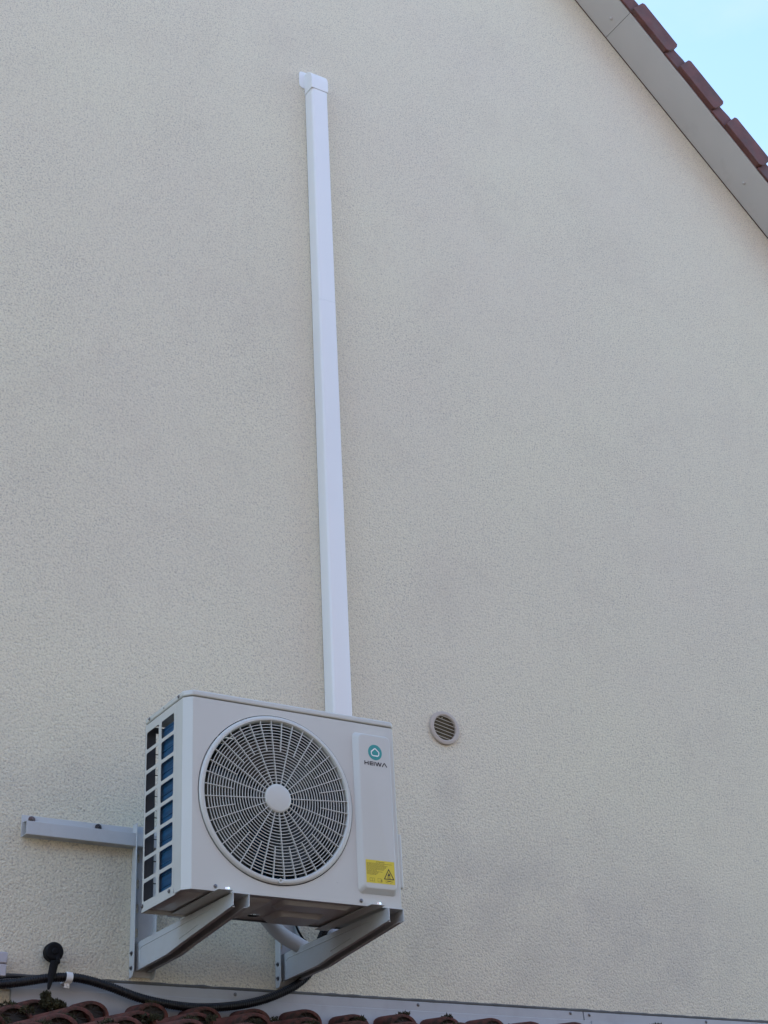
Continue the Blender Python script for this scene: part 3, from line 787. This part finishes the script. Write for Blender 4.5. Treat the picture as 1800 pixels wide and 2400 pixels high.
MB().box((-.155, .652, -.108), (-.142, .672, -.086)).build('tongue_neck', M['black'], hk, bevel=.002)
jb = empty('junction_box', 'pale grey junction box cut by the left picture edge above the conduit', 'junction box')
MB().box((-.46, YW - .060, -.158), (-.3195, YW - .0005, -.118)).build('box_base', M['jbox'], jb, bevel=.003)
MB().box((-.462, YW - .0625, -.1172), (-.318, YW - .0005, -.080)).build('box_cover', M['jbox'], jb, bevel=.005, bseg=3)
cd = MB().tube(catmull([(-.40, .70, -.165), (-.31, .695, -.155), (-.26, .70, -.150), (-.235, .715, -.149), (-.23, .728, -.149)], 8), .004, 8).build('black_cable', M['black'])
tag(cd, 'thin black cable coming out below the junction box', 'cable')
ins = MB().tube(catmull([(.50, .44, .16), (.56, .56, .115), (.645, .60, .050), (.715, .60, .012), (.79, .60, -.012), (.88, .62, .03), (.985, .69, .20), (.985, .70, .36)], 12), .027, 20).build('insulated_pipe', M['foam'])
tag(ins, 'thick grey insulated pipe slanting behind the unit down to the right arm', 'pipe')
c2 = MB().tube(catmull([(.70, .60, .16), (.745, .64, .085), (.775, .65, .045), (.80, .65, .022), (.84, .66, -.03), (.85, .68, -.06)], 10), .0045, 8).build('black_cable', M['black'])
tag(c2, 'thin black cable hanging under the unit behind the right arm', 'cable')

# ------------------------------------------------------------------ added house behind the camera, unseen: blocks low sky to darken the lower wall
nh = empty('sky_blocker_house', 'long unseen house added behind the camera to block low sky light from the gable', 'house')
NX0, NX1, NY0, NY1, NZE, NZR = -14.0, 13.0, -9.0, -17.5, 3.5, 7.6
MB().box((NX0, NY0, GZ), (NX1, NY1, NZE)).prism([(NX0 + .02, NY0, NZE), (NX0 + .02, (NY0 + NY1) / 2, NZR), (NX0 + .02, NY1, NZE)], (NX1 - NX0 - .04, 0, 0)).build('wall', M['brick'], nh, smooth=False)
ym = (NY0 + NY1) / 2; kr = (NZR - NZE) / (NY0 - ym)
for sg_ in (1, -1):
    ye = ym + sg_ * (NY0 - ym + .45); ze = NZR - kr * (NY0 - ym + .45)
    MB().prism([(NX0 - .35, ye, ze + .02), (NX0 - .35, ym, NZR + .02), (NX0 - .35, ym, NZR + .20), (NX0 - .35, ye, ze + .16)], (NX1 - NX0 + .7, 0, 0)).build('roof_slope', M['roofslab'], nh, smooth=False)
M['pane'] = mat('window_pane', (.03, .035, .04), .06, spec=.8)
for k in range(7):
    for z0 in (-1.9, .55):
        x = NX0 + 1.6 + 3.4 * k
        wf = MB().box((x, NY0 + .001, z0), (x + 1.3, NY0 + .05, z0 + .07)).box((x, NY0 + .001, z0 + 1.18), (x + 1.3, NY0 + .05, z0 + 1.25)).box((x, NY0 + .001, z0 + .07), (x + .07, NY0 + .05, z0 + 1.18)).box((x + 1.23, NY0 + .001, z0 + .07), (x + 1.3, NY0 + .05, z0 + 1.18)).box((x + .62, NY0 + .001, z0 + .07), (x + .68, NY0 + .048, z0 + 1.18)).build('window', M['pvc'], nh, smooth=False)
        MB().box((x + .07, NY0 + .002, z0 + .07), (x + 1.23, NY0 + .02, z0 + 1.18)).build('pane', M['pane'], wf, smooth=False)
